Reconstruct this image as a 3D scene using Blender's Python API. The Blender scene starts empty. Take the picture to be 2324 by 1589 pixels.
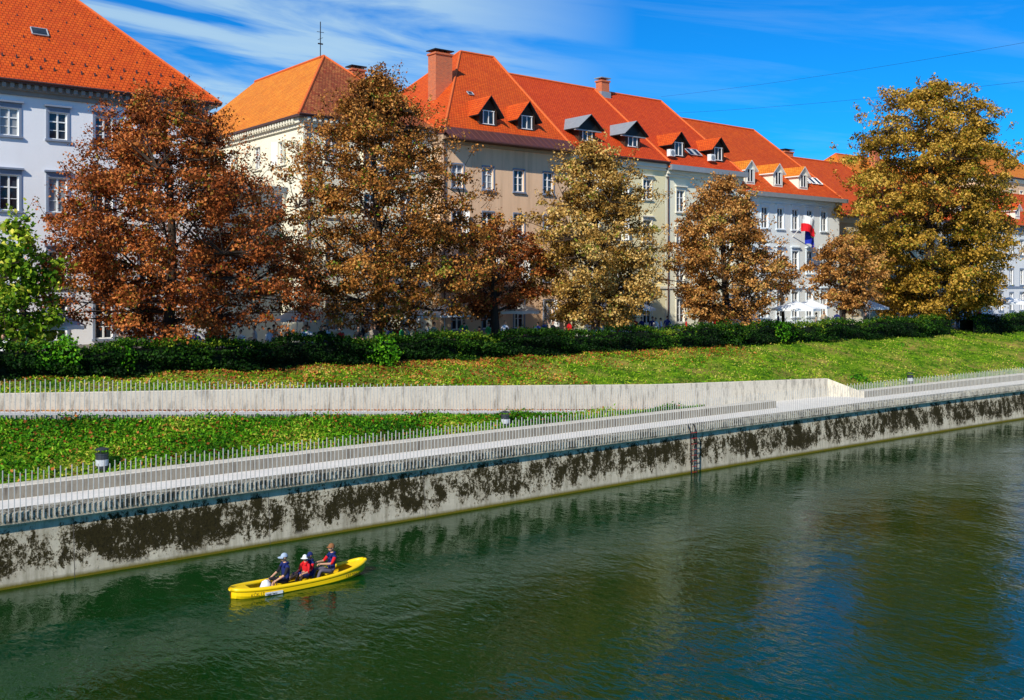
import bpy, math, random
import numpy as np
from mathutils import Vector, Matrix
random.seed(7)
RNG=np.random.default_rng(11)
S=bpy.context.scene
# World frame: x = along the quay (downstream), y = inland, z = up, water level z=0.
# ------------------------------------------------------------------ helpers
def link(o,parent=None):
    S.collection.objects.link(o)
    if parent is not None: o.parent=parent
    return o
def empty(name,loc=(0,0,0),rz=0):
    e=bpy.data.objects.new(name,None); e.empty_display_size=.3
    e.location=loc; e.rotation_euler=(0,0,rz); return link(e)
class MB:
    def __init__(s): s.v=[];s.f=[];s.m=[]
    def add(s,vs,fs,m=0):
        b=len(s.v); s.v+= [tuple(p) for p in vs]
        for f in fs: s.f.append(tuple(b+i for i in f)); s.m.append(m)
    def quad(s,a,b,c,d,m=0): s.add([a,b,c,d],[(0,1,2,3)],m)
    def tri(s,a,b,c,m=0): s.add([a,b,c],[(0,1,2)],m)
    def box(s,x0,x1,y0,y1,z0,z1,m=0):
        vs=[(x,y,z) for z in(z0,z1) for y in(y0,y1) for x in(x0,x1)]
        s.add(vs,[(0,2,3,1),(4,5,7,6),(0,1,5,4),(2,6,7,3),(0,4,6,2),(1,3,7,5)],m)
    def tube(s,pts,rad,n=6,m=0):
        pts=[Vector(p) for p in pts]; b=len(s.v); k=len(pts)
        for i,p in enumerate(pts):
            d=(pts[min(i+1,k-1)]-pts[max(i-1,0)])
            if d.length<1e-6: d=Vector((0,0,1))
            d.normalize()
            a=d.cross(Vector((0,0,1)) if abs(d.z)<.9 else Vector((1,0,0))).normalized(); c=d.cross(a)
            r=rad[i] if hasattr(rad,'__len__') else rad
            for j in range(n):
                t=2*math.pi*j/n; q=p+a*(r*math.cos(t))+c*(r*math.sin(t)); s.v.append(tuple(q))
        for i in range(k-1):
            for j in range(n):
                j2=(j+1)%n
                s.f.append((b+i*n+j,b+i*n+j2,b+(i+1)*n+j2,b+(i+1)*n+j)); s.m.append(m)
        s.f.append(tuple(b+j for j in range(n))); s.m.append(m)
        s.f.append(tuple(b+(k-1)*n+j for j in reversed(range(n)))); s.m.append(m)
    def build(s,name,mats,parent=None,smooth=False,uv=True):
        me=bpy.data.meshes.new(name); me.from_pydata(s.v,[],s.f)
        for m in mats: me.materials.append(m)
        me.polygons.foreach_set('material_index',s.m)
        if smooth: me.polygons.foreach_set('use_smooth',[True]*len(s.f))
        if uv:
            l=me.uv_layers.new(name='UVMap'); Z=Vector((0,0,1))
            for p in me.polygons:
                n=p.normal
                if abs(n.z)>.999: t=Vector((1,0,0));b=Vector((0,1,0))
                else:
                    t=Z.cross(n).normalized(); b=n.cross(t)
                for li in p.loop_indices:
                    c=me.vertices[me.loops[li].vertex_index].co
                    l.data[li].uv=(c.dot(t),c.dot(b))
        me.update()
        return link(bpy.data.objects.new(name,me),parent)

# ------------------------------------------------------------------ materials
def newmat(name):
    m=bpy.data.materials.new(name); m.use_nodes=True
    nt=m.node_tree; b=nt.nodes['Principled BSDF']; return m,nt,b
def N(nt,t,**kw):
    n=nt.nodes.new(t)
    for k,v in kw.items(): setattr(n,k,v)
    return n
def mathn(nt,op,a,b=None,c=None,clamp=False):
    n=nt.nodes.new('ShaderNodeMath'); n.operation=op; n.use_clamp=clamp
    for i,x in enumerate((a,b,c)):
        if x is None: continue
        if isinstance(x,(int,float)): n.inputs[i].default_value=x
        else: nt.links.new(x,n.inputs[i])
    return n.outputs[0]
def mixc(nt,fac,a,b,bt='MIX'):
    n=nt.nodes.new('ShaderNodeMix'); n.data_type='RGBA'; n.blend_type=bt
    for sock,x in ((n.inputs[0],fac),(n.inputs[6],a),(n.inputs[7],b)):
        if isinstance(x,(int,float)): sock.default_value=x
        elif isinstance(x,tuple): sock.default_value=(*x[:3],1)
        else: nt.links.new(x,sock)
    return n.outputs[2]
def ramp(nt,fac,stops):
    n=nt.nodes.new('ShaderNodeValToRGB'); cr=n.color_ramp
    while len(cr.elements)<len(stops): cr.elements.new(.5)
    for e,(p,c) in zip(cr.elements,stops):
        e.position=p; e.color=(c,c,c,1) if isinstance(c,(int,float)) else (*c,1)
    nt.links.new(fac,n.inputs[0]); return n.outputs[0]
def noise(nt,vec,scale,detail=4,rough=.55,dist=0):
    n=nt.nodes.new('ShaderNodeTexNoise'); n.inputs['Scale'].default_value=scale
    n.inputs['Detail'].default_value=detail; n.inputs['Roughness'].default_value=rough
    n.inputs['Distortion'].default_value=dist
    if vec is not None: nt.links.new(vec,n.inputs['Vector'])
    return n.outputs['Fac']
def mapping(nt,vec,scale=(1,1,1),rot=(0,0,0),loc=(0,0,0)):
    n=nt.nodes.new('ShaderNodeMapping'); n.inputs['Scale'].default_value=scale
    n.inputs['Rotation'].default_value=rot; n.inputs['Location'].default_value=loc
    nt.links.new(vec,n.inputs['Vector']); return n.outputs[0]
def pos(nt): return nt.nodes.new('ShaderNodeNewGeometry').outputs['Position']
def bump(nt,b,h,strength=.3,dist=.02):
    n=nt.nodes.new('ShaderNodeBump'); n.inputs['Strength'].default_value=strength
    n.inputs['Distance'].default_value=dist; nt.links.new(h,n.inputs['Height'])
    nt.links.new(n.outputs[0],b.inputs['Normal'])
def plain(name,c,rough=.6,metal=0,var=.25,scale=3,spec=.3):
    m,nt,b=newmat(name); p=pos(nt)
    f=noise(nt,p,scale,6)
    col=mixc(nt,f,tuple(x*(1-var) for x in c),tuple(min(1,x*(1+var)) for x in c))
    nt.links.new(col,b.inputs['Base Color']); b.inputs['Roughness'].default_value=rough
    b.inputs['Metallic'].default_value=metal; b.inputs['Specular IOR Level'].default_value=spec
    return m
def plaster(name,c,stain=.35,dirt=(.25,.22,.18)):
    m,nt,b=newmat(name); p=pos(nt)
    f1=noise(nt,p,.35,6,.6)
    f2=noise(nt,mapping(nt,p,(2.2,2.2,.18)),1,6,.65)
    f3=noise(nt,p,9,4)
    st=mathn(nt,'MULTIPLY',ramp(nt,f2,[(.45,0.),(.75,1.)]),stain)
    col=mixc(nt,f1,tuple(x*.9 for x in c),tuple(min(1,x*1.07) for x in c))
    col=mixc(nt,st,col,tuple(c[i]*.45+dirt[i]*.35 for i in range(3)))
    col=mixc(nt,mathn(nt,'MULTIPLY',f3,.05),col,(.2,.18,.15))
    nt.links.new(col,b.inputs['Base Color']); b.inputs['Roughness'].default_value=.85
    b.inputs['Specular IOR Level'].default_value=.15
    bump(nt,b,f3,.25,.02); return m
def tiles(name,c1,c2,weather=(.16,.04,.02),wf=.35,tw=.24,th=.26):
    m,nt,b=newmat(name)
    uv=nt.nodes.new('ShaderNodeUVMap').outputs[0]; p=pos(nt)
    br=nt.nodes.new('ShaderNodeTexBrick'); nt.links.new(uv,br.inputs['Vector'])
    br.inputs['Scale'].default_value=1; br.inputs['Brick Width'].default_value=tw
    br.inputs['Row Height'].default_value=th; br.inputs['Mortar Size'].default_value=.022
    br.inputs['Mortar Smooth'].default_value=.3
    br.inputs['Color1'].default_value=(*c1,1); br.inputs['Color2'].default_value=(*c2,1)
    br.inputs['Mortar'].default_value=tuple(x*.42 for x in c1)+(1,)
    f1=noise(nt,p,.5,8,.7)
    f2=noise(nt,mapping(nt,p,(1.6,.5,.5)),1.4,6,.7)
    col=mixc(nt,mathn(nt,'MULTIPLY',ramp(nt,f1,[(.42,0.),(.72,1.)]),wf),br.outputs[0],weather)
    col=mixc(nt,mathn(nt,'MULTIPLY',ramp(nt,f2,[(.5,0.),(.7,1.)]),wf*.5),col,tuple(min(1,x*1.35) for x in c2))
    nt.links.new(col,b.inputs['Base Color']); b.inputs['Roughness'].default_value=.75
    b.inputs['Specular IOR Level'].default_value=.2
    sx=nt.nodes.new('ShaderNodeSeparateXYZ'); nt.links.new(uv,sx.inputs[0])
    saw=mathn(nt,'FRACT',mathn(nt,'DIVIDE',sx.outputs[1],th))
    h=mathn(nt,'SUBTRACT',mathn(nt,'MULTIPLY',saw,-1.),mathn(nt,'MULTIPLY',br.outputs['Fac'],.6))
    bump(nt,b,h,.6,.04); return m
def leafmat(name,stops,trans=.16,nscale=.5,nw=.6):
    m,nt,b=newmat(name); p=pos(nt)
    at=N(nt,'ShaderNodeAttribute',attribute_name='tint').outputs['Fac']
    f=noise(nt,p,nscale,5,.6)
    f=mathn(nt,'MULTIPLY',mathn(nt,'SUBTRACT',f,.5),nw*2)
    t=mathn(nt,'ADD',at,f,clamp=True)
    col=ramp(nt,t,stops); nt.links.new(col,b.inputs['Base Color'])
    b.inputs['Roughness'].default_value=.6; b.inputs['Specular IOR Level'].default_value=.12
    tr=nt.nodes.new('ShaderNodeBsdfTranslucent'); nt.links.new(col,tr.inputs[0])
    mx=nt.nodes.new('ShaderNodeMixShader'); mx.inputs[0].default_value=trans
    nt.links.new(b.outputs[0],mx.inputs[1]); nt.links.new(tr.outputs[0],mx.inputs[2])
    nt.links.new(mx.outputs[0],nt.nodes['Material Output'].inputs[0]); return m
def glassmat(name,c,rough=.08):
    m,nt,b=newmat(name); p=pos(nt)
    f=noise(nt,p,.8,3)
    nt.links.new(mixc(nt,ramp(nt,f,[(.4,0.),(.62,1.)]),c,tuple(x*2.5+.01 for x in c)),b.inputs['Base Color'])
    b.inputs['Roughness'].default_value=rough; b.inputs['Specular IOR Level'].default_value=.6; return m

M_glass=glassmat('window_glass',(.012,.016,.022))
M_curt=plain('curtained_glass',(.28,.29,.3),.25,0,.4,2,.6)
M_white=plain('white_paint',(.82,.82,.8),.5,0,.05)
M_stone=plain('grey_stone_trim',(.22,.26,.34),.7,0,.2)
M_cream=plain('cream_trim',(.85,.8,.66),.7,0,.06)
M_dark=plain('dark_metal',(.03,.03,.033),.45,.6,.3)
M_joint=plain('wall_joint',(.12,.1,.08),.9,0,.4)  # dark colour of the vertical joint lines
M_gutter=plain('gutter_metal',(.14,.07,.06),.4,.5,.3)
M_cornice=plain('cornice_stone',(.28,.26,.24),.8,0,.25)
M_wood=plain('dormer_wood',(.05,.025,.015),.7,0,.3)
M_zinc=plain('zinc_sheet',(.36,.38,.4),.45,.4,.2)
def brickmat():
    m,nt,b=newmat('chimney_brick'); uv=nt.nodes.new('ShaderNodeUVMap').outputs[0]
    br=nt.nodes.new('ShaderNodeTexBrick'); nt.links.new(uv,br.inputs['Vector']); br.inputs['Scale'].default_value=1
    br.inputs['Brick Width'].default_value=.26; br.inputs['Row Height'].default_value=.09; br.inputs['Mortar Size'].default_value=.012
    br.inputs['Color1'].default_value=(.68,.13,.03,1); br.inputs['Color2'].default_value=(.48,.09,.03,1); br.inputs['Mortar'].default_value=(.4,.24,.15,1)
    nt.links.new(br.outputs[0],b.inputs['Base Color']); b.inputs['Roughness'].default_value=.9; return m
M_brick=brickmat()
M_roofA=tiles('roof_tiles_vermilion',(.60,.07,.007),(.72,.11,.010),(.36,.04,.010),.4)
M_roofB=tiles('roof_tiles_orange',(.72,.19,.014),(.8,.28,.025),(.42,.1,.015),.5)
M_roofC=tiles('roof_tiles_red',(.58,.053,.008),(.70,.08,.010),(.36,.032,.008),.3)
M_roofD=tiles('roof_tiles_dark',(.3,.05,.018),(.45,.15,.045),(.12,.035,.015),.7)  # darker, more mottled tile mix
M_ridge=plain('ridge_tiles',(.62,.12,.025),.8,0,.3,4)
M_apron=plain('metal_apron',(.15,.055,.045),.45,.4,.2)

# ------------------------------------------------------------------ world, sun, camera
sv=Vector((-.72,-.36,.58)).normalized()
el=math.asin(sv.z); az=math.atan2(sv.x,sv.y)
W=bpy.data.worlds.new('World'); S.world=W; W.use_nodes=True
nt=W.node_tree; bg=nt.nodes['Background']; bg.inputs[1].default_value=.125
sky=nt.nodes.new('ShaderNodeTexSky'); sky.sky_type='NISHITA'; sky.sun_disc=False
sky.sun_elevation=el; sky.sun_rotation=az; sky.air_density=1.0; sky.dust_density=.1; sky.ozone_density=3
hs=nt.nodes.new('ShaderNodeHueSaturation'); hs.inputs['Saturation'].default_value=1.2
nt.links.new(sky.outputs[0],hs.inputs['Color'])
skc=mixc(nt,1.,hs.outputs[0],(.05,.66,1.14),'MULTIPLY')
tc=nt.nodes.new('ShaderNodeTexCoord').outputs['Generated']
rot=mapping(nt,tc,(1,1,1),(0,0,math.radians(38.5)))
sx=nt.nodes.new('ShaderNodeSeparateXYZ'); nt.links.new(rot,sx.inputs[0])
a=sx.outputs[0]; zz=sx.outputs[2]
bb=mathn(nt,'ADD',zz,mathn(nt,'MULTIPLY',a,.13))
cv=nt.nodes.new('ShaderNodeCombineXYZ'); nt.links.new(mathn(nt,'MULTIPLY',a,2.2),cv.inputs[0]); nt.links.new(mathn(nt,'MULTIPLY',bb,19.),cv.inputs[1]); nt.links.new(sx.outputs[1],cv.inputs[2])
n1=noise(nt,cv.outputs[0],1.,7,.55,.8)
c1=ramp(nt,n1,[(.42,0.),(.56,.85),(.7,1.)])
mk=ramp(nt,mathn(nt,'ADD',mathn(nt,'MULTIPLY',a,-1.6),.47),[(.28,0.),(.6,1.)])
cf=mathn(nt,'MULTIPLY',c1,mk)
n2=noise(nt,cv.outputs[0],.6,7,.65,1.2)
c2=mathn(nt,'MULTIPLY',ramp(nt,n2,[(.48,0.),(.75,1.)]),.26)
cf=mathn(nt,'MULTIPLY',mathn(nt,'MAXIMUM',cf,c2),.82)
nt.links.new(mixc(nt,cf,skc,(4.2,5.9,6.9)),bg.inputs[0])
L=bpy.data.lights.new('sun','SUN'); L.energy=5.; L.angle=math.radians(.5); L.color=(1,.94,.82)
lo=link(bpy.data.objects.new('sun',L)); lo.rotation_euler=sv.to_track_quat('Z','Y').to_euler(); lo.location=(-40,-10,60)
cam=bpy.data.cameras.new('camera'); cam.lens=35.63; cam.sensor_width=36; cam.shift_y=-.0622; cam.clip_end=6000; cam.clip_start=.1
co=link(bpy.data.objects.new('camera',cam)); co.location=(0,0,10); co.rotation_euler=(math.radians(90),0,math.radians(-38.5))
S.camera=co
S.view_settings.view_transform='Standard'; S.view_settings.look='None'; S.view_settings.exposure=0

# ------------------------------------------------------------------ layout functions (metres)
def bend(u): return .0004*max(0,u-35)**2 if u<150 else .0004*115**2+.092*(u-150)
def vr(u): return 39.65+max(0,47-u)*.0875          # ramp outer edge
def zr(u): return min(5.88,2.5+.066*max(0,47-u))    # ramp level
def vw(u):                                          # retaining wall face
    if u<47: return vr(u)+2.0
    if u<=60: return 41.65-(u-47)*.05
    if u<=61.2: return 41.0-(u-60)/1.2*1.6
    return 39.4
def wt(u):
    return float(np.interp(u,[-10,9,29.6,44.4,60,61.2,75,400],[6.0,5.67,4.85,4.15,3.7,2.93,2.93,2.93]))
USN=[-60,-40,-25]+list(range(-15,47))+[47]+list(range(48,61))+[61.2]+list(range(62,120))+[125,130,140,150,180,250,400,800,2500]
def sweep(name,prof,us,mats,mi=None,parent=None,smooth=False):
    mb=MB(); rows=[]
    for u in us: rows.append([(u,p[0]-bend(u),p[1]) for p in prof(u)])
    k=len(rows[0])
    for i in range(len(us)-1):
        for j in range(k-1):
            mb.add([rows[i][j],rows[i+1][j],rows[i+1][j+1],rows[i][j+1]],[(0,1,2,3)],0 if mi is None else mi[j])
    return mb.build(name,mats,parent,smooth,uv=False)

# ---- concrete materials
def quaymat():
    m,nt,b=newmat('mossy_quay_concrete'); p=pos(nt)
    s=nt.nodes.new('ShaderNodeSeparateXYZ'); nt.links.new(p,s.inputs[0]); z=s.outputs[2]; zn=mathn(nt,'MULTIPLY',z,.4)
    base=mixc(nt,noise(nt,p,.9,8,.65),(.34,.29,.2),(.84,.76,.58))
    st=noise(nt,mapping(nt,p,(3,3,.4)),1.2,6,.7)
    base=mixc(nt,mathn(nt,'MULTIPLY',ramp(nt,st,[(.46,0.),(.7,1.)]),.65),base,(.18,.15,.09))
    big=noise(nt,mapping(nt,p,(.4,.4,.25)),1,3,.5)
    mid=noise(nt,mapping(nt,p,(1.7,1.7,1.0)),1,9,.8)
    fine=noise(nt,p,9,7,.85)
    up=mathn(nt,'MULTIPLY',ramp(nt,zn,[(.05,0.),(.3,1.)]),ramp(nt,zn,[(.62,1.),(.8,.3)]))
    tot=mathn(nt,'ADD',mathn(nt,'ADD',mathn(nt,'MULTIPLY',mid,.9),mathn(nt,'MULTIPLY',fine,.6)),mathn(nt,'ADD',mathn(nt,'MULTIPLY',up,.14),mathn(nt,'MULTIPLY',big,.3)))
    mf=ramp(nt,mathn(nt,'MULTIPLY',tot,.6),[(.583,0.),(.61,1.)])
    low=ramp(nt,z,[(.14,0.),(.35,1.)]); mf=mathn(nt,'MULTIPLY',mf,mathn(nt,'MULTIPLY',low,ramp(nt,zn,[(.80,1.),(.82,0.)])))
    mossc=mixc(nt,ramp(nt,fine,[(.3,0.),(.7,1.)]),(.003,.003,.001),(.055,.042,.012))
    col=mixc(nt,mf,base,mossc)
    ct=mathn(nt,'MULTIPLY',ramp(nt,mathn(nt,'ADD',mathn(nt,'MULTIPLY',mid,.6),mathn(nt,'MULTIPLY',fine,.5)),[(.525,0.),(.575,1.)]),ramp(nt,mathn(nt,'SUBTRACT',z,1.6),[(.45,0.),(.6,.85)]))
    col=mixc(nt,ct,col,(.05,.04,.028))
    al=ramp(nt,mathn(nt,'ADD',z,mathn(nt,'MULTIPLY',fine,.12)),[(.12,1.),(.26,0.)])
    col=mixc(nt,al,col,(.15,.12,.008))
    nt.links.new(col,b.inputs['Base Color']); b.inputs['Roughness'].default_value=.9; b.inputs['Specular IOR Level'].default_value=.15
    bump(nt,b,mathn(nt,'ADD',fine,mathn(nt,'MULTIPLY',mf,.8)),.7,.05); return m
M_quay=quaymat()
def concmat(name,c,sp=.5):
    m,nt,b=newmat(name); p=pos(nt)
    f=noise(nt,p,1.1,8,.7); g=noise(nt,mapping(nt,p,(2.5,2.5,.5)),1.3,6,.7); h=noise(nt,p,12,4)
    col=mixc(nt,f,tuple(x*.75 for x in c),tuple(min(1,x*1.15) for x in c))
    col=mixc(nt,mathn(nt,'MULTIPLY',ramp(nt,g,[(.5,0.),(.68,1.)]),sp),col,(.13,.11,.09))
    col=mixc(nt,mathn(nt,'MULTIPLY',ramp(nt,h,[(.55,0.),(.7,1.)]),.3),col,(.15,.12,.09))
    nt.links.new(col,b.inputs['Base Color']); b.inputs['Roughness'].default_value=.9; b.inputs['Specular IOR Level'].default_value=.15
    bump(nt,b,h,.3,.01); return m
M_path=concmat('promenade_concrete',(.76,.72,.66),.1)
M_conc=concmat('retaining_concrete',(.76,.68,.54),.75)
M_bench=concmat('bench_concrete',(.66,.6,.5),.5)
M_benchf=concmat('shaded_bench_face_concrete',(.32,.28,.22),.9)  # darker copy of bench concrete: face shade put into the colour, plus dirt
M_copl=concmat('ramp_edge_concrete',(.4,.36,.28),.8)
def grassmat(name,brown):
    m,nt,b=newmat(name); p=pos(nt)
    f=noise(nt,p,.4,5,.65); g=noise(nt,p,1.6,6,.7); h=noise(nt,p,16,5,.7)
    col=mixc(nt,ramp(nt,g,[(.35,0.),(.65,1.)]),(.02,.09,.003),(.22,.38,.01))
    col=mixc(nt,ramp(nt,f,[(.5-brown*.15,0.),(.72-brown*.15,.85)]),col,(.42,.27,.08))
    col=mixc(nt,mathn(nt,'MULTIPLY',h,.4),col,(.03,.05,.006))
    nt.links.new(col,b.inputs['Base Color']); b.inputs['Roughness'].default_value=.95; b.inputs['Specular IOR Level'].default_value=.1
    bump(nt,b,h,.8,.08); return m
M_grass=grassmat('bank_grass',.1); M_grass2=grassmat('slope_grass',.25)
M_street=concmat('street_paving',(.38,.34,.3),.2)

# ---- ground, water, quay
def watermat():
    m,nt,b=newmat('river_water'); p=pos(nt)
    a1=noise(nt,mapping(nt,p,(1,1,1),(0,0,.5)),.55,2,.45,.4)
    a2=noise(nt,mapping(nt,p,(1.8,.9,1),(0,0,-.68)),2.2,3,.55,.5)
    a3=noise(nt,p,.1,3,.6)
    amp=ramp(nt,a3,[(.36,.4),(.64,1.1)])
    d=nt.nodes.new('ShaderNodeVectorMath'); d.operation='DISTANCE'; nt.links.new(p,d.inputs[0]); d.inputs[1].default_value=(18.6,30.9,0)
    dd=d.outputs['Value']
    ring=mathn(nt,'MULTIPLY',mathn(nt,'SINE',mathn(nt,'MULTIPLY',mathn(nt,'ADD',dd,mathn(nt,'MULTIPLY',a1,1.2)),4.5)),ramp(nt,mathn(nt,'DIVIDE',dd,9.),[(.03,.2),(1.,0.)]))
    hgt=mathn(nt,'ADD',mathn(nt,'MULTIPLY',mathn(nt,'ADD',mathn(nt,'MULTIPLY',a1,1.),mathn(nt,'MULTIPLY',a2,.45)),amp),mathn(nt,'MULTIPLY',ring,.1))
    c=mixc(nt,noise(nt,p,.1,3),(.0003,.020,.003),(.001,.042,.005))
    nt.links.new(c,b.inputs['Base Color']); b.inputs['Roughness'].default_value=.015; b.inputs['IOR'].default_value=1.52
    b.inputs['Specular Tint'].default_value=(.33,.88,.55,1)
    bump(nt,b,hgt,1.,.062); return m
mb=MB(); mb.quad((-400,8.55,0),(2500,8.55,0),(2500,37.2,0),(-400,37.2,0)); mb.build('river_water',[watermat()])
M_bed=plain('river_bed_mud',(.05,.045,.03),.9)
mb=MB(); mb.quad((-400,8,-2.5),(2500,8,-2.5),(2500,38,-2.5),(-400,38,-2.5)); mb.build('river_bed',[M_bed])
mb=MB(); mb.quad((-400,49.7,5.9),(3000,49.7,5.9),(3000,3000,5.9),(-400,3000,5.9)); mb.quad((-400,-2000,2.48),(3000,-2000,2.48),(3000,8,2.48),(-400,8,2.48)); mb.build('ground',[M_street])
def qp(u): return [(36.35,-2.4),(36.55,.0),(36.72,2.02),(36.72,2.05),(36.60,2.06),(36.60,2.12),(36.5,2.13),(36.5,2.49),(36.53,2.52),(37.25,2.52),(37.25,2.3)]
sweep('quay_wall',qp,USN,[M_quay])
mb=MB()
for k in range(-3,16):
    u=9.9+7.2*k; b_=bend(u)
    vs=[(u-.01,36.545-b_,.02),(u+.01,36.545-b_,.02),(u+.01,36.713-b_,2.0),(u-.01,36.713-b_,2.0)]
    mb.add(vs,[(0,1,2,3)])
mb.build('quay_wall_joints',[M_joint])
mb=MB(); mb.box(-400,2500,8.0,8.6,-2.4,2.55); mb.build('opposite_quay_wall',[M_quay])
sweep('promenade_path',lambda u:[(37.25,2.5),(38.9,2.5)],USN,[M_path])
def benchp(u): return [(38.9,2.45),(38.9,2.93),(38.93,2.96),(39.57,2.96),(39.6,2.93),(39.6,2.4)]
for a_,b_ in ((-60,51.7),(61,2500)):
    us=[u for u in USN if a_<u<b_]; us=[a_]+us+[b_]
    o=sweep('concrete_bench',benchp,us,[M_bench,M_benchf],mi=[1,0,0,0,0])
    mb=MB()
    for uu in (a_,b_): mb.add([(uu,p[0]-bend(uu),p[1]) for p in benchp(uu)],[(0,1,2,3,4,5)])
    mb.build('end_cap',[M_bench],o,uv=False)
us=[46.99]+list(range(48,61))+[61.2]
sweep('ramp_landing',lambda u:[(38.9,2.497),(vw(u)+.02,2.497)],us,[M_path])
usr=[u for u in USN if u<47]+[47]
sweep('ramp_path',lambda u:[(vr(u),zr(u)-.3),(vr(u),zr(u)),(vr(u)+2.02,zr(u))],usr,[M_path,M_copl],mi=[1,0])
sweep('grass_bank',lambda u:[(39.55,2.88)]+[(39.55+(vr(u)-39.5)*t,2.88+(zr(u)-.14-2.88)*t+.12*math.sin(math.pi*t)+.04*math.sin(u*1.7+t*6)) for t in (.2,.4,.6,.8,1.)],usr,[M_grass],smooth=True)
usw=[u for u in USN if u<=61.2]
sweep('ramp_retaining_wall',lambda u:[(vw(u),zr(u)-.2),(vw(u),wt(u)-.02),(vw(u)+.02,wt(u)),(vw(u)+.26,wt(u)),(vw(u)+.28,wt(u)-.3)],usw,[M_conc])
def slope_pt(u,t):
    v0=vw(u)+(.27 if u<=61.2 else .18); z0=wt(u)-.06; v1=49.75+bend(u)
    z=z0+(5.9-z0)*(t**.85)
    z+=.12*math.sin(u*.9+t*5)*math.sin(math.pi*t)+.06*math.sin(u*2.3-t*9)*math.sin(math.pi*t)
    return (v0+(v1-v0)*t,z)
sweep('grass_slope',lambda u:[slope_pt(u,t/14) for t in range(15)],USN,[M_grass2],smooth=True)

# ---- railings
M_steel=plain('galvanised_rod',(.6,.58,.54),.5,.15,.25,6)
def railing(name,us,vf,zf,h):
    mb=MB()
    for i,u in enumerate(us):
        v=vf(u)-bend(u); z=zf(u); r=.0135; hh=h+(.05 if i%2 else -.05)+random.uniform(-.02,.02); dx=random.uniform(-.012,.012)
        vs=[(u-r,v-r,z-.25),(u+r,v-r,z-.25),(u+r,v+r,z-.25),(u-r,v+r,z-.25),(u-r+dx,v-r,z+hh),(u+r+dx,v-r,z+hh),(u+r+dx,v+r,z+hh),(u-r+dx,v+r,z+hh)]
        mb.add(vs,[(0,1,5,4),(1,2,6,5),(2,3,7,6),(3,0,4,7),(4,5,6,7)])
    return mb.build(name,[M_steel],uv=False)
railing('quay_railing',[-12+i*.18 for i in range(850)],lambda u:36.46,lambda u:2.5,1.38)
railing('ramp_railing',[-12+i*.18 for i in range(int(60.5/.18))],lambda u:vr(u)-.03,lambda u:zr(u),1.38)

lad=MB()
for s_ in (-.22,.22):
    lad.tube([(41.2+s_,36.2,-.3),(41.2+s_,36.25,2.2),(41.2+s_,36.45,2.62)],.035,6,0)
for k in range(8): lad.tube([(40.98,36.22,.1+k*.3),(41.42,36.22,.1+k*.3)],.022,5,1)
lad.build('quay_ladder',[M_dark,plain('red_paint',(.4,.03,.02),.5)])

M_bin=plain('bin_metal',(.06,.07,.08),.45,.5,.3); M_poster=plain('bin_label',(.5,.52,.55),.6,0,.5,9)
def bin_(u,v,z,s=1):
    mb=MB(); n=14
    mb.tube([(0,0,0),(0,0,.05),(0,0,.72),(0,0,.75)],[.2,.22,.25,.25],n,0)
    mb.tube([(0,0,.3),(0,0,.55)],[.238,.246],n,1)
    mb.tube([(0,0,.75),(0,0,.79)],[.27,.27],n,0)
    for t in (0,2.1,4.2): mb.tube([(.23*math.cos(t),.23*math.sin(t),.78),(.23*math.cos(t),.23*math.sin(t),.95)],.015,5,0)
    mb.tube([(0,0,.93),(0,0,.97),(0,0,1.02)],[.27,.27,.1],n,0)
    o=mb.build('litter_bin',[M_bin,M_poster]); o.location=(u,v-bend(u),z); o.scale=(s,s,s)
bin_(11.8,39.9,2.9,.95); bin_(31.3,39.9,2.9,.85); bin_(68.2,39.9,2.9,.85)

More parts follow.
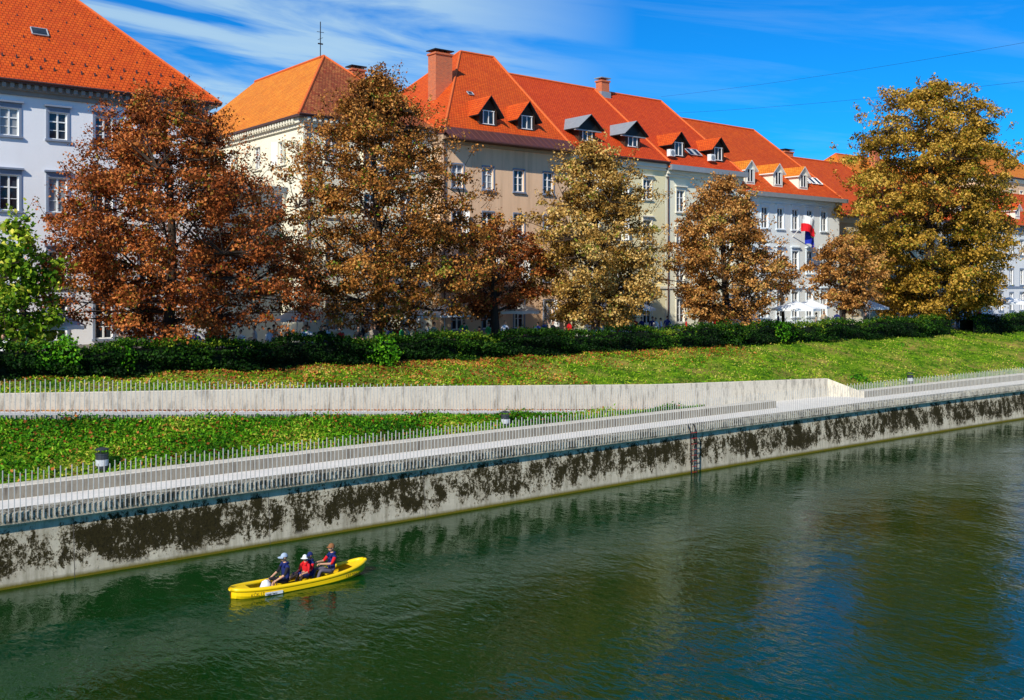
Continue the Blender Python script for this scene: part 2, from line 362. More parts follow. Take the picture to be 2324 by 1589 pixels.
# ------------------------------------------------------------------ buildings
ZG=5.9
class Fac:
    def __init__(s,P0,D):
        s.P=Vector((P0[0],P0[1],0)); s.D=Vector((D[0],D[1],0)); s.N=Vector((D[1],-D[0],0))
    def pt(s,a,z,o=0):
        p=s.P+s.D*a+s.N*o; return (p.x,p.y,z)
    def box(s,mb,a0,a1,z0,z1,o0,o1,m):
        vs=[s.pt(a,z,o) for z in(z0,z1) for o in(o0,o1) for a in(a0,a1)]
        mb.add(vs,[(0,1,3,2),(4,6,7,5),(0,4,5,1),(2,3,7,6),(0,2,6,4),(1,5,7,3)],m)
def facade(parts,P0,D,Wd,z0,z1,wins,style):
    F=Fac(P0,D); wb,gb,tb=parts['wall'],parts['win'],parts['trim']
    A=sorted(set([0,Wd]+[round(w[i],4) for w in wins for i in(0,1)])); Zs=sorted(set([z0,z1]+[round(w[i],4) for w in wins for i in(2,3)]))
    for i in range(len(A)-1):
        for j in range(len(Zs)-1):
            ca=(A[i]+A[i+1])/2; cz=(Zs[j]+Zs[j+1])/2
            if any(w[0]<ca<w[1] and w[2]<cz<w[3] for w in wins): continue
            wb.quad(F.pt(A[i],Zs[j]),F.pt(A[i+1],Zs[j]),F.pt(A[i+1],Zs[j+1]),F.pt(A[i],Zs[j+1]),0)
    dp=style.get('depth',.16)
    for w in wins:
        a0,a1,za,zb=w[:4]
        wb.quad(F.pt(a0,za),F.pt(a1,za),F.pt(a1,za,-dp),F.pt(a0,za,-dp),0)
        wb.quad(F.pt(a0,zb,-dp),F.pt(a1,zb,-dp),F.pt(a1,zb),F.pt(a0,zb),0)
        wb.quad(F.pt(a0,za,-dp),F.pt(a0,zb,-dp),F.pt(a0,zb),F.pt(a0,za),0)
        wb.quad(F.pt(a1,za),F.pt(a1,zb),F.pt(a1,zb,-dp),F.pt(a1,za,-dp),0)
        gm=1 if random.random()<style.get('curt',.25) else 0
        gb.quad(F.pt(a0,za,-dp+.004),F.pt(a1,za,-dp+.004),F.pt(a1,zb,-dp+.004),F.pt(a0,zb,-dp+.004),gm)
        t=.07; o0,o1=-dp+.01,-dp+.07
        F.box(gb,a0,a0+t,za,zb,o0,o1,2); F.box(gb,a1-t,a1,za,zb,o0,o1,2)
        F.box(gb,a0+t,a1-t,za,za+t,o0,o1,2); F.box(gb,a0+t,a1-t,zb-t,zb,o0,o1,2)
        am=(a0+a1)/2; F.box(gb,am-.045,am+.045,za+t,zb-t,o0,o1+.01,2)
        if zb-za>1.3:
            zt=za+(zb-za)*.66
            F.box(gb,a0+t,am-.045,zt-.035,zt+.035,o0,o1-.005,2); F.box(gb,am+.045,a1-t,zt-.035,zt+.035,o0,o1-.005,2)
            zt=za+(zb-za)*.34
            F.box(gb,a0+t,am-.045,zt-.018,zt+.018,o0,o1-.02,2); F.box(gb,am+.045,a1-t,zt-.018,zt+.018,o0,o1-.02,2)
        s_=style.get('sur',.12)
        if s_>0:
            F.box(tb,a0-s_,a0-.012,za,zb,.003,.05,0); F.box(tb,a1+.012,a1+s_,za,zb,.003,.05,0)
            F.box(tb,a0-s_,a1+s_,zb+.002,zb+s_,.003,.055,0)
            F.box(tb,a0-s_-.06,a1+s_+.06,za-.12,za-.002,.003,.14,0)
            if style.get('hood'): F.box(tb,a0-s_-.1,a1+s_+.1,zb+s_+.16,zb+s_+.26,.003,.22,0); F.box(tb,a0-s_,a1+s_,zb+s_+.002,zb+s_+.158,.003,.07,0)
        if style.get('shut') and random.random()<style['shut']:
            for sa,dr in ((a0-.02,-1),(a1+.02,1)):
                q=.5; p0=F.pt(sa,za,.06); p1=F.pt(sa+dr*q*.55,za,.06+q*.7)
                gb.add([p0,p1,(p1[0],p1[1],zb),(p0[0],p0[1],zb)],[(0,1,2,3)],2)
def cols(c0,step,n,w): return [(c0+i*step-w/2,c0+i*step+w/2) for i in range(n)]
def roofmesh(mb,rect,ze,A,B,axis='u',m=0,ms=None):
    u0,u1,v0,v1=rect
    a,b,c,d=(u0,v0,ze),(u1,v0,ze),(u1,v1,ze),(u0,v1,ze)
    if axis=='u':
        mb.quad(a,b,B,A,m); mb.quad(c,d,A,B,m); mb.tri(d,a,A,m if ms is None else ms); mb.tri(b,c,B,m if ms is None else ms)
    else:
        mb.tri(a,b,A,m if ms is None else ms); mb.quad(b,c,B,A,m); mb.tri(c,d,B,m); mb.quad(d,a,A,B,m)
    mb.quad((u0,v0,ze-.16),(u1,v0,ze-.16),b,a,1); mb.quad((u1,v0,ze-.16),(u1,v1,ze-.16),c,b,1); mb.quad((u0,v1,ze-.16),(u0,v0,ze-.16),a,d,1); mb.quad((u1,v1,ze-.16),(u0,v1,ze-.16),d,c,1)
    mb.quad((u0,v0,ze-.16),(u0,v1,ze-.16),(u1,v1,ze-.16),(u1,v0,ze-.16),1)
def chimney(mb,u,v,z0,z1,w=.9,d=.7):
    mb.box(u-w/2,u+w/2,v-d/2,v+d/2,z0,z1-.35,0)
    mb.box(u-w/2-.08,u+w/2+.08,v-d/2-.08,v+d/2+.08,z1-.35,z1-.2,0)
    for i in (-.3,0,.3): mb.box(u+i*w-.07,u+i*w+.07,v-.1,v+.1,z1-.2,z1-.02,0)
    mb.box(u-w/2-.12,u+w/2+.12,v-d/2-.12,v+d/2+.12,z1-.02,z1+.06,1)
def dormer(P,u,vf,zb,w,hw,hp,k,roofm,wallm,ov=.3,glass_h=None,pedi=False):
    wb,rb,gb=MB(),MB(),MB()
    dep=hw/k+.3; zt=zb+hw; zp=zt+hp
    wb.box(u-w/2,u+w/2,vf,vf+dep,zb-.5,zt,0); wb.tri((u-w/2,vf-.001,zt),(u+w/2,vf-.001,zt),(u,vf-.001,zp-.04),0)
    dr=(hw+hp)/k+.3; e=w/2+ov; ze=zt-hp*ov/(w/2); th=.09
    for s_ in (-1,1):
        a=(u+s_*e,vf-ov,ze);b=(u,vf-ov,zp);c=(u,vf+dr,zp);d=(u+s_*e,vf+dr*.75,ze)
        up=lambda p:(p[0],p[1],p[2]+th)
        rb.quad(up(a),up(b),up(c),up(d),0); rb.quad(a,b,c,d,1); rb.quad(a,b,up(b),up(a),1); rb.quad(a,d,up(d),up(a),1)
    if pedi: rb.tri((u-e,vf-.12,ze+.02),(u+e,vf-.12,ze+.02),(u,vf-.12,zp),1); rb.box(u-e,u+e,vf-.2,vf,ze-.08,ze+.02,0)
    ww=w*.62; g0=zb+.15; g1=zb+(glass_h or hw*.95)
    F=Fac((u-ww/2,vf),(1,0))
    gb.quad(F.pt(0,g0,.012),F.pt(ww,g0,.012),F.pt(ww,g1,.012),F.pt(0,g1,.012),0)
    for (x0,x1) in ((0,.07),(ww/2-.035,ww/2+.035),(ww-.07,ww)): F.box(gb,x0,x1,g0,g1,.014,.06,1)
    for (z0,z1) in ((g0-.06,g0-.001),(g1+.001,g1+.07)): F.box(gb,-.05,ww+.05,z0,z1,.003,.075,1)
    return wb.build('dormer_walls',[wallm],P),rb.build('dormer_roof',[roofm,M_dark if wallm is M_wood else M_white],P),gb.build('dormer_window',[M_glass,M_white],P)
def skylight(mb,u,vf,z,w,h,k):
    n=Vector((0,-k,1)).normalized(); up=Vector((0,1,k)).normalized(); c=Vector((u,vf,z))+n*.08
    X=Vector((1,0,0))
    q=[c-X*w/2,c+X*w/2,c+X*w/2+up*h,c-X*w/2+up*h]
    mb.quad(*q,0)
    for a,b in ((0,1),(1,2),(2,3),(3,0)): mb.tube([q[a],q[b]],.05,4,1)
def house(name,u0,u1,v0,v1,ze,wallm,roofm,rect,A,B,axis,frontw,style,trimm,sidew=None,roofms=None,cornice=True,dentil=False,corm=None):
    P=empty(name,((u0+u1)/2,v0,0))
    parts={'wall':MB(),'win':MB(),'trim':MB()}
    wall_top=ze-.161
    facade(parts,(u0,v0),(1,0),u1-u0,ZG-.2,wall_top,frontw,style)
    facade(parts,(u0,v1),(0,-1),v1-v0,ZG-.2,wall_top,sidew or [],style)
    wb=parts['wall']
    wb.quad((u1,v0,ZG-.2),(u1,v1,ZG-.2),(u1,v1,wall_top),(u1,v0,wall_top)); wb.quad((u1,v1,ZG-.2),(u0,v1,ZG-.2),(u0,v1,wall_top),(u1,v1,wall_top))
    rb=MB(); roofmesh(rb,rect,ze,A,B,axis,0,2 if roofms else None)
    tb=parts['trim']
    if cornice:
        F=Fac((u0,v0),(1,0)); Wd=u1-u0
        F.box(tb,-.02,Wd+.02,ze-.75,ze-.5,.004,.16,1); F.box(tb,-.02,Wd+.02,ze-.5,ze-.164,.004,.34,1)
        F.box(tb,0,Wd,ZG-.1,ZG+.7,.004,.08,1); F.box(tb,0,Wd,ZG+3.9,ZG+4.1,.004,.1,1)
        G=Fac((u0,v1),(0,-1)); Wg=v1-v0
        G.box(tb,0,Wg-.01,ze-.75,ze-.5,.004,.16,1); G.box(tb,0,Wg-.01,ze-.5,ze-.164,.004,.34,1)
        if dentil:
            n=int(Wd/.42)
            for i in range(n): F.box(tb,i*.42+.05,i*.42+.25,ze-.42,ze-.17,.345,.58,1)
            n=int(Wg/.42)
            for i in range(n): G.box(tb,i*.42+.05,i*.42+.25,ze-.42,ze-.17,.345,.5,1)
    parts['wall'].build('walls',[wallm],P); parts['win'].build('windows',[M_glass,M_curt,M_white],P)
    tb.build('trim',[trimm,corm or trimm],P); rb.build('roof',[roofm,M_gutter,roofms or roofm],P)
    rc=MB(); u_0,u_1,v_0,v_1=rect
    rc.tube([A,B],.13,6)
    if axis=='u':
        for p,q in (((u_0,v_0,ze),A),((u_1,v_0,ze),B),((u_0,v_1,ze),A)): rc.tube([p,q],.11,6)
    else:
        for p,q in (((u_0,v_0,ze),A),((u_1,v_0,ze),A)): rc.tube([p,q],.11,6)
    rc.build('ridge_tiles',[M_ridge],P)
    gt=MB(); gt.tube([(u_0,v_0-.05,ze-.03),(u_1,v_0-.05,ze-.03)],.08,6)
    gt.tube([(u0+.25,v0-.12,ZG),(u0+.25,v0-.12,ze-.2)],.055,6); gt.build('gutter',[M_gutter],P)
    return P
def rows(colz,zs): return [(a,b,z0,z1) for (a,b) in colz for (z0,z1) in zs]

st=dict(curt=.15,sur=.14,hood=True,depth=.14)
b1=house('white_palace',-12,24.7,62,84,21.5,plaster('blue_shade_plaster',(.88,.88,.9),.05),M_roofA,(-12.7,25.4,61.3,84.7),(-1,73,33.2),(13.7,73,33.2),'u',  # white plaster, its blue tint puts skylit shade into the colour
   rows([(c-.5+12,c+.5+12) for c in [13.3+2.57*k for k in range(-9,4)]],[(18.45,20.0),(14.25,16.25),(10.2,12.0),(6.9,9.0)]),st,M_stone,dentil=True,corm=M_cornice)
sg=MB()
for r_,(dv,st_) in enumerate(((.9,.75),(1.5,.75))):
    for i in range(50):
        u=-12+i*st_+r_*.37
        if u<24: sg.box(u-.04,u+.04,61.3+dv,61.3+dv+.1,21.5+dv-.05,21.5+dv+.22,0)
for r_ in range(1,12):
    for i in range(26):
        u=-12+i*1.4+(r_%2)*.7; dv=1.5+r_*.8
        if u<25.0-dv: sg.box(u-.03,u+.03,61.3+dv,61.3+dv+.08,21.5+dv-.05,21.5+dv+.13,0)
sg.build('snow_guards',[M_gutter],b1)
sk=MB(); skylight(sk,15.6,64.7,24.9,.9,.7,1.0); sk.build('roof_hatch',[M_glass,M_zinc],b1)
b2=house('cream_townhouse',31.4,41.8,62,85.5,21.5,plaster('cream_plaster',(.92,.88,.7),.08),M_roofB,(30.8,41.85,61.4,86.2),(37,69.6,27.6),(37,82,27.6),'v',
   rows(cols(2.2,3.0,3,1.05),[(18.5,20.2),(14.8,16.5),(11.2,12.9),(7.0,9.2)]),dict(curt=.4,sur=.1,depth=.16,shut=.5),M_cream,
   sidew=[(85.5-v-.55,85.5-v+.55,z0,z1) for v in (65.2,69.2,73.2,77.2) for z0,z1 in ((18.5,20.1),(14.7,16.4),(11.2,12.8))],roofms=M_roofD,dentil=True)
dormer(b2,38.2,64.5,23.4,1.6,1.1,.7,.74,M_roofD,M_wood)
ch=MB(); chimney(ch,42.3,74,23.5,28.2,1.2,.9); ch.build('chimney',[M_brick,M_dark],b2)
an=MB(); an.tube([(36.9,70,27.3),(36.9,70,30.3)],.035,6); an.tube([(36.6,70,29.5),(37.2,70,29.5)],.02,4); an.tube([(36.9,69.6,29.0),(36.9,70.4,29.0)],.02,4); an.tube([(36.7,70,28.6),(37.1,70,28.6)],.06,5)
an.build('antenna',[M_dark],b2)
b3=house('beige_townhouse',41.9,54.4,61,82,21.2,plaster('beige_plaster',(.88,.58,.36),.6,(.3,.18,.1)),M_roofA,(41.88,54.42,60.6,82.4),(50.8,71,30.2),(54.38,71,30.2),'u',
   rows([(c-.5-41.9,c+.5-41.9) for c in (43.4,46.2,49.2,52.2)],[(17.3,19.0),(13.9,15.6),(10.4,12.1),(6.8,8.9)]),dict(curt=.3,sur=.1,depth=.18,shut=.3),M_stone,corm=plain('beige_cornice',(.5,.34,.22),.85,0,.2))
ap=MB(); ap.quad((41.9,59.85,20.78),(54.42,59.85,20.78),(54.42,61.1,21.72),(41.9,61.1,21.72)); ap.quad((41.9,59.85,20.7),(54.42,59.85,20.7),(54.42,59.85,20.78),(41.9,59.85,20.78))
ap.quad((41.9,59.85,20.7),(41.9,61,20.7),(54.42,61,20.7),(54.42,59.85,20.7))
for i in range(22): ap.tube([(42+i*.59,59.84,20.8),(42+i*.59,61.08,21.74)],.025,4)
ap.build('metal_apron',[M_apron],b3)
for u in (46.9,50.7): dormer(b3,u,61.9,22.3,1.7,1.15,1.05,.86,M_roofA,M_wood,ov=.42)
ch=MB(); chimney(ch,46.3,67.5,23.5,28.9,1.6,1.1); chimney(ch,46.0,76,24,27.9,1.4,.9); ch.build('chimney',[M_brick,M_dark],b3)
sk=MB(); skylight(sk,47.7,65.2,25.2,.5,.4,.87); sk.build('roof_hatch',[M_glass,M_zinc],b3)
b4=house('yellow_townhouse',54.45,65.6,61,79,20.8,plaster('yellow_plaster',(.92,.82,.5),.1),M_roofC,(54.44,65.6,60.4,79.6),(54.5,70,28.7),(65.6,70,28.6),'u',
   rows([(c-.5-54.45,c+.5-54.45) for c in (56.6,60,63.4)],[(17.5,19.2),(13.9,15.7),(10.4,12.1),(6.8,8.9)]),dict(curt=.2,sur=.12,depth=.16,shut=.4,hood=True),M_cream)
for u in (57.1,62.4): dormer(b4,u,61.8,21.9,1.8,1.45,.75,.86,M_zinc,M_wood,ov=.55,pedi=True)
ch=MB(); chimney(ch,66.3,69.6,27.3,29.6,1.0,.8); ch.box(65.7,66.9,69.1,70.1,27.0,28.3,1); ch.build('chimney',[M_brick,M_zinc],b4)
b5=house('pale_yellow_townhouse',65.65,75.9,61,79,20.35,plaster('pale_yellow_plaster',(.93,.89,.68),.08),M_roofC,(65.62,75.95,60.4,79.6),(65.7,70,28.5),(74.7,70,28.5),'u',
   rows([(c-.5-65.65,c+.5-65.65) for c in (67.6,70.8,74.0)],[(16.6,18.5),(13.2,15.0),(9.9,11.6),(6.8,8.9)]),dict(curt=.2,sur=.14,depth=.16,hood=True),M_cream)
for u in (68.2,73.6): dormer(b5,u,61.8,21.6,1.7,1.3,.85,.85,M_roofA,M_wood,ov=.4)
ac=MB()
for u in (66.9,72.3): ac.box(u-.4,u+.25,61.2,61.6,21.5,22.1,0); ac.tube([(u-.1,61.19,21.8),(u-.1,61.16,21.8)],.22,12,1)
ac.build('air_conditioner',[M_white,M_zinc],b5)
sk=MB(); skylight(sk,70.6,62.2,21.95,.7,1.0,.85); skylight(sk,71.5,62.2,21.95,.7,1.0,.85); sk.build('skylights',[M_glass,M_zinc],b5)
zs=MB(); zs.box(65.6,76,60.15,60.9,20.15,20.6,0); zs.build('snow_gutter',[M_zinc],b5)
b6=house('white_townhouse',75.95,91.8,61,79,18.8,plaster('white_plaster',(.88,.9,.87),.08),M_roofA,(75.93,92.0,60.4,79.6),(76.0,70,27.1),(89.3,70,27.0),'u',
   rows([(c-.5-75.95,c+.5-75.95) for c in (77.1,79.5,81.9,84.3,86.7,89.1)],[(15.6,17.6),(11.3,13.5),(7.0,9.5)]),dict(curt=.25,sur=.16,depth=.16,hood=True),plain('pale_blue_trim',(.74,.82,.88),.8,0,.1))
for u in (77.9,82.2,86.3): dormer(b6,u,61.5,19.85,1.5,1.35,.75,.88,M_roofB,M_cream,ov=.25)
zs=MB(); zs.box(75.96,92,60.05,60.6,18.55,18.95,0); zs.build('snow_gutter',[M_zinc],b6)
sk=MB()
for u in (88.3,89.4,90.4): skylight(sk,u,62.3,20.5,.75,1.1,.88)
sk.build('skylights',[M_glass,M_white],b6)
b7=house('tan_townhouse',92.6,112.5,63,81,17.6,plaster('tan_plaster',(.78,.66,.45),.2),M_roofA,(92.2,113,62.4,81.6),(97,72,25.0),(109,72,25.0),'u',
   rows(cols(2,2.9,6,1.0),[(14.2,15.9),(10.6,12.3),(7,9.2)]),dict(curt=.3,sur=.1,depth=.16),M_cream)
ch=MB(); chimney(ch,100.5,74,23.5,26.2,1.6,.9); ch.build('chimney',[M_brick,M_dark],b7)
b8=house('ochre_townhouse',122,150,78,96,21.5,plaster('ochre_plaster',(.65,.5,.3),.2),M_roofB,(121.5,150.5,77.4,96.6),(130,87,29.5),(144,87,29.5),'u',[],dict(),M_cream)
ch=MB(); chimney(ch,137,85,27.5,31.6,1.3,1.0); ch.build('chimney',[M_brick,M_dark],b8)
b9=house('long_white_townhouse',113.2,165,61,77,17.7,plaster('offwhite_plaster',(.84,.83,.8),.12),M_roofA,(112.9,165.4,60.4,77.6),(116,69,23.2),(162,69,23.2),'u',
   rows(cols(2,2.8,18,1.0),[(14.0,15.9),(10.2,12.2),(7,9.2)]),dict(curt=.3,sur=.12,depth=.16),M_stone)
for i in range(6): dormer(b9,118+i*7.5,62,19.0,1.3,1.0,.6,.68,M_roofA,M_cream)
b10=house('peach_townhouse',163,190,80,98,28.0,plaster('peach_plaster',(.85,.55,.34),.12),M_roofB,(162.5,190.5,79.4,98.6),(170,89,34),(183,89,34),'u',
   rows(cols(3,3.5,7,1.1),[(24,26),(20,22)]),dict(curt=.3,sur=.12,depth=.16),M_cream)
for P in (b1,b2,b3,b4,b5,b6,b7,b8,b9,b10):
    off=Vector(P.location)
    for c in P.children: c.location=-off

fl=empty('flag_pair',(83.9,61,14.9)); fl.scale=(1.3,1.3,1.3)
mb=MB(); mb.tube([(0,0,0),(0,-1.6,1.5)],.03,6,0); mb.build('pole',[M_white],fl)
mb=MB()
def flag(mb,x0,y0,z0,mats,w=1.5,h=1.9):
    n=8
    for i in range(n):
        for j in range(4):
            def q(i_,j_):
                s=i_/n; t=j_/4
                return (x0+w*s, y0+.12*math.sin(s*7+t*2)-.1*s, z0-h*t-.25*s+.1*math.sin(s*5))
            mb.add([q(i,j),q(i+1,j),q(i+1,j+1),q(i,j+1)],[(0,1,2,3)],mats(i,j))
flag(mb,-.9,-1.5,1.5,lambda i,j:0 if j<2 else 1,1.5,1.2)
flag(mb,.0,-1.2,1.1,lambda i,j:2,1.0,1.7)
for k in range(12):
    t=k*math.pi/6; cx,cz=.5+.28*math.cos(t),.2+.28*math.sin(t)
    pts=[]
    for r_ in range(10):
        a_=math.pi/2+r_*math.pi/5; rr=.07 if r_%2==0 else .028
        pts.append((cx+rr*math.cos(a_),-1.42,cz+rr*math.sin(a_)))
    mb.add(pts,[tuple(range(10))],3)
mb.build('flags',[M_white,plain('flag_red',(.75,.01,.02),.7,0,.05),plain('flag_blue',(.01,.03,.4),.7,0,.05),plain('flag_yellow',(.8,.6,.02),.7,0,.05)],fl)

mast=empty('cable_mast',(63.6,.6,2.5))
mb=MB(); mb.tube([(0,0,0),(0,0,12),(0,0,25.2)],[.25,.2,.12],10); mb.build('mast_pole',[M_zinc],mast)
mb=MB()
for (p,q,sag) in (((74.5,69.8,28.9),(63.6,.6,25.4),.8),((76.2,69.5,27.4),(63.6,.6,22.2),.8)):
    pts=[]
    for i in range(25):
        t=i/24; pp=Vector(p).lerp(Vector(q),t); pp.z-=sag*4*t*(1-t); pts.append(pp-Vector((63.6,.6,2.5)))
    mb.tube(pts,.009,4)
mb.build('cables',[M_dark],mast)

# ------------------------------------------------------------------ foliage
def leafcloud(name,C,size,tint,mat,parent=None,up=.5,out=None,asp=.36,droop=0):
    n=len(C); nr=RNG.normal(size=(n,3)); nr[:,2]+=up
    if out is not None: nr+=out
    nr/=np.linalg.norm(nr,axis=1)[:,None]
    a=np.cross(nr,RNG.normal(size=(n,3))); a/=np.linalg.norm(a,axis=1)[:,None]
    b=np.cross(nr,a); s=np.asarray(size).reshape(-1,1)*np.ones((n,1))
    V=np.empty((n,4,3)); V[:,0]=C-a*s*.5; V[:,1]=C+b*s*asp+a*s*.08; V[:,2]=C+a*s*.5; V[:,3]=C-b*s*asp+a*s*.08
    V[:,0,2]-=s[:,0]*droop; V[:,2,2]-=s[:,0]*droop
    me=bpy.data.meshes.new(name); me.vertices.add(4*n); me.vertices.foreach_set('co',V.ravel())
    me.loops.add(4*n); me.loops.foreach_set('vertex_index',np.arange(4*n,dtype=np.int32))
    me.polygons.add(n); me.polygons.foreach_set('loop_start',np.arange(0,4*n,4,dtype=np.int32))
    me.update(calc_edges=True)
    at=me.attributes.new('tint','FLOAT','FACE'); at.data.foreach_set('value',np.asarray(tint,dtype=np.float32))
    me.materials.append(mat); return link(bpy.data.objects.new(name,me),parent)
M_bark=plain('bark',(.045,.03,.02),.9,0,.4,8)
RUST=[(0.,(.035,.008,.002)),(.3,(.16,.036,.008)),(.55,(.42,.11,.024)),(.82,(.7,.24,.065)),(1.,(.16,.15,.012))]
RUST2=[(0.,(.035,.014,.002)),(.3,(.16,.058,.009)),(.55,(.42,.16,.032)),(.82,(.7,.34,.09)),(1.,(.12,.2,.012))]
TAN=[(0.,(.05,.03,.004)),(.3,(.24,.12,.02)),(.55,(.54,.31,.07)),(.85,(.84,.56,.2)),(1.,(.2,.24,.02))]
TAN2=[(0.,(.05,.022,.004)),(.3,(.24,.095,.02)),(.55,(.52,.23,.055)),(.85,(.78,.43,.14)),(1.,(.25,.22,.03))]
GOLD=[(0.,(.03,.028,.002)),(.3,(.17,.105,.008)),(.55,(.46,.26,.03)),(.82,(.74,.44,.085)),(1.,(.16,.2,.012))]
GREEN=[(0.,(.03,.1,.004)),(.4,(.12,.24,.01)),(.75,(.4,.5,.03)),(1.,(.7,.62,.09))]
HEDGE=[(0.,(.003,.013,.002)),(.45,(.009,.040,.003)),(.8,(.05,.14,.006)),(1.,(.24,.3,.02))]  # leaf colours kept dark to stand in for the shaded hedge front
WEED=[(0.,(.012,.07,.003)),(.4,(.06,.24,.005)),(.8,(.2,.44,.012)),(1.,(.5,.48,.06))]
SLOPE=[(0.,(.03,.10,.004)),(.4,(.15,.34,.008)),(.75,(.38,.5,.02)),(1.,(.66,.5,.13))]
DRY=[(0.,(.16,.035,.008)),(.5,(.45,.13,.028)),(1.,(.65,.32,.08))]
mats={k:leafmat('leaves_'+k,v) for k,v in dict(rust=RUST,rust2=RUST2,tan=TAN,tan2=TAN2,gold=GOLD,green=GREEN,hedge=HEDGE,weed=WEED,dry=DRY,slope=SLOPE).items()}
def tree(name,u,v,zt,zb,R,ncl,nl,ls,mat,seed,hp=.36,tp=.6,cs=.85,spiky=.0,trunk=.32):
    rng=np.random.default_rng(seed); P=empty(name,(u,v,ZG)); H=zt-zb
    hm=hp/(hp+tp); nrm=(hm**hp)*((1-hm)**tp)
    prof=lambda h:(max(h,.001)**hp)*(max(1-h,.0)**tp)/nrm
    ph=rng.uniform(0,6.28,4)
    env=lambda h,a:R*prof(h)*(1+.16*math.sin(2*a+ph[0]+3*h)+.13*math.sin(5*a+ph[1]-7*h)+.11*math.sin(9*a+ph[2]+13*h))
    axis=lambda z:Vector((.25*math.sin(z*.35+ph[3]),.2*math.cos(z*.3+ph[3]),z))
    br=MB(); tp_=[axis(z) for z in np.linspace(0,(zt-ZG)*.9,12)]; br.tube([(p.x,p.y,p.z-.1) for p in tp_],[trunk*(1-i/12.5)**.8+.02 for i in range(12)],9)
    limbs=[]
    nlm=11
    for i in range(nlm):
        h=.12+.72*i/nlm; a=i*2.4+rng.uniform(-.3,.3); ze=zb-ZG+H*h; r=env(h,a)*.72
        z0=max(1.6,(zb-ZG)*.8+(ze-(zb-ZG))*.55); p0=axis(z0); p3=Vector((r*math.cos(a),r*math.sin(a),ze+.06*H))
        pts=[p0]+[p0.lerp(p3,t)+Vector((0,0,-.16*r*math.sin(math.pi*t))) for t in (.25,.5,.75)]+[p3]
        r0=trunk*.42*(1-i/nlm*.55); br.tube(pts,[r0,r0*.75,r0*.55,r0*.38,r0*.18],6); limbs+=pts[1:]+[(p3+pts[3])/2]
    limbs+=tp_[6:]
    LA=np.array([tuple(p) for p in limbs])
    Cs=[];Ts=[];Ss=[];Os=[]
    for i in range(ncl):
        h=rng.beta(1.1,1.35); a=rng.uniform(0,2*math.pi); e=env(h,a)
        rho=rng.uniform(.08,1)**.5
        if rng.random()<.08+spiky*.12: rho*=1.12
        cr=rng.uniform(.45,1.1)*cs; r=max(0,e-cr*.35)*rho
        c=np.array((r*math.cos(a),r*math.sin(a),zb-ZG+H*h))
        if h<.12: c[2]+=rng.uniform(-.7,.5)
        d=np.linalg.norm(LA-c,axis=1)+np.where(LA[:,2]>c[2]+.3,2.5,0)
        q=LA[int(np.argmin(d))]; mid=(q+c)/2+rng.normal(size=3)*.12; mid[2]-=.08
        br.tube([tuple(q),tuple(mid),tuple(c+np.array((0,0,-.05)))],[.045,.03,.012],4)
        m=int(nl*rng.uniform(.5,1.4)*(cr/.8/cs)**1.3)
        dd=rng.normal(size=(m,3)); dd/=np.linalg.norm(dd,axis=1)[:,None]
        rr=cr*rng.uniform(.1,1,(m,1))**.5*rng.uniform(.7,1.35,(m,1)); p=dd*rr; p[:,2]*=.5; p[:,2]-=.3*(p[:,0]**2+p[:,1]**2)/cr
        Cs.append(c+p); t=rng.normal(.48,.18); Ts.append(np.clip(t+rng.normal(0,.15,m),.02,.9))
        gm=rng.random(m)<.06; Ts[-1][gm]=1.
        Os.append(dd*.6); Ss.append(ls*rng.uniform(.6,1.35,m))
    for i in range(int(ncl*(.4+spiky))):
        h=rng.beta(1.3,1.1); a=rng.uniform(0,6.28); e=env(h,a)*rng.uniform(.92,1.14); c=np.array((e*math.cos(a),e*math.sin(a),zb-ZG+H*h+rng.uniform(0,.5+spiky)))
        m=int(nl*.2); ln=rng.uniform(.4,1.1); dr=np.array((math.cos(a)*.5,math.sin(a)*.5,rng.uniform(.1,1.)))
        t=rng.uniform(-.6,.6,(m,1)); Cs.append(c+dr*t*ln+rng.normal(size=(m,3))*.15); Ts.append(np.clip(rng.normal(.52,.2,m),.02,.95)); Os.append(np.zeros((m,3))+np.array((0,0,.3))); Ss.append(ls*rng.uniform(.5,1.1,m))
        q=c-dr*1.1; br.tube([tuple(q),tuple(c+dr*ln*.6)],[.022,.006],3)
    br.build('trunk_and_limbs',[M_bark],P,smooth=True,uv=False)
    leafcloud('crown_leaves',np.vstack(Cs),np.concatenate(Ss),np.concatenate(Ts),mats[mat],P,up=.6,out=np.vstack(Os),droop=.12)
    return P
tree('horse_chestnut_tree',19.2,53.5,20.4,7.7,6.6,560,165,.165,'rust',1,hp=.2,tp=.52,cs=.95)
tree('horse_chestnut_tree',32.0,53.5,22.8,8.0,6.3,540,145,.175,'rust2',2,hp=.26,tp=.72,cs=.95,spiky=.4)
tree('horse_chestnut_tree',42.8,55.5,14.5,8.4,3.5,140,130,.19,'rust',3)
tree('horse_chestnut_tree',49.7,53,20.3,7.6,5.1,380,145,.19,'tan',4,hp=.28,tp=.6,cs=.95)
tree('horse_chestnut_tree',63.8,53,18.8,7.6,4.8,320,140,.2,'tan2',5,hp=.26,tp=.6,cs=.95)
tree('horse_chestnut_tree',72.6,54,12.6,9.4,1.4,34,80,.21,'tan2',6,trunk=.14)
tree('horse_chestnut_tree',80.8,53,14.6,8.2,3.3,140,120,.22,'tan2',8,trunk=.2)
tree('horse_chestnut_tree',94.5,52.6,30.0,7.2,8.7,700,170,.26,'gold',9,hp=.28,tp=.42,cs=1.3,trunk=.5)
tree('plane_tree',11.8,53.0,13.4,6.9,2.0,80,70,.26,'green',10,trunk=.12,hp=.3)
tree('plane_tree',8.0,54.5,11.5,6.9,2.4,80,70,.26,'green',12,trunk=.12,hp=.3)
M_hshade=plain('hedge_shade',(.006,.012,.003),.95)
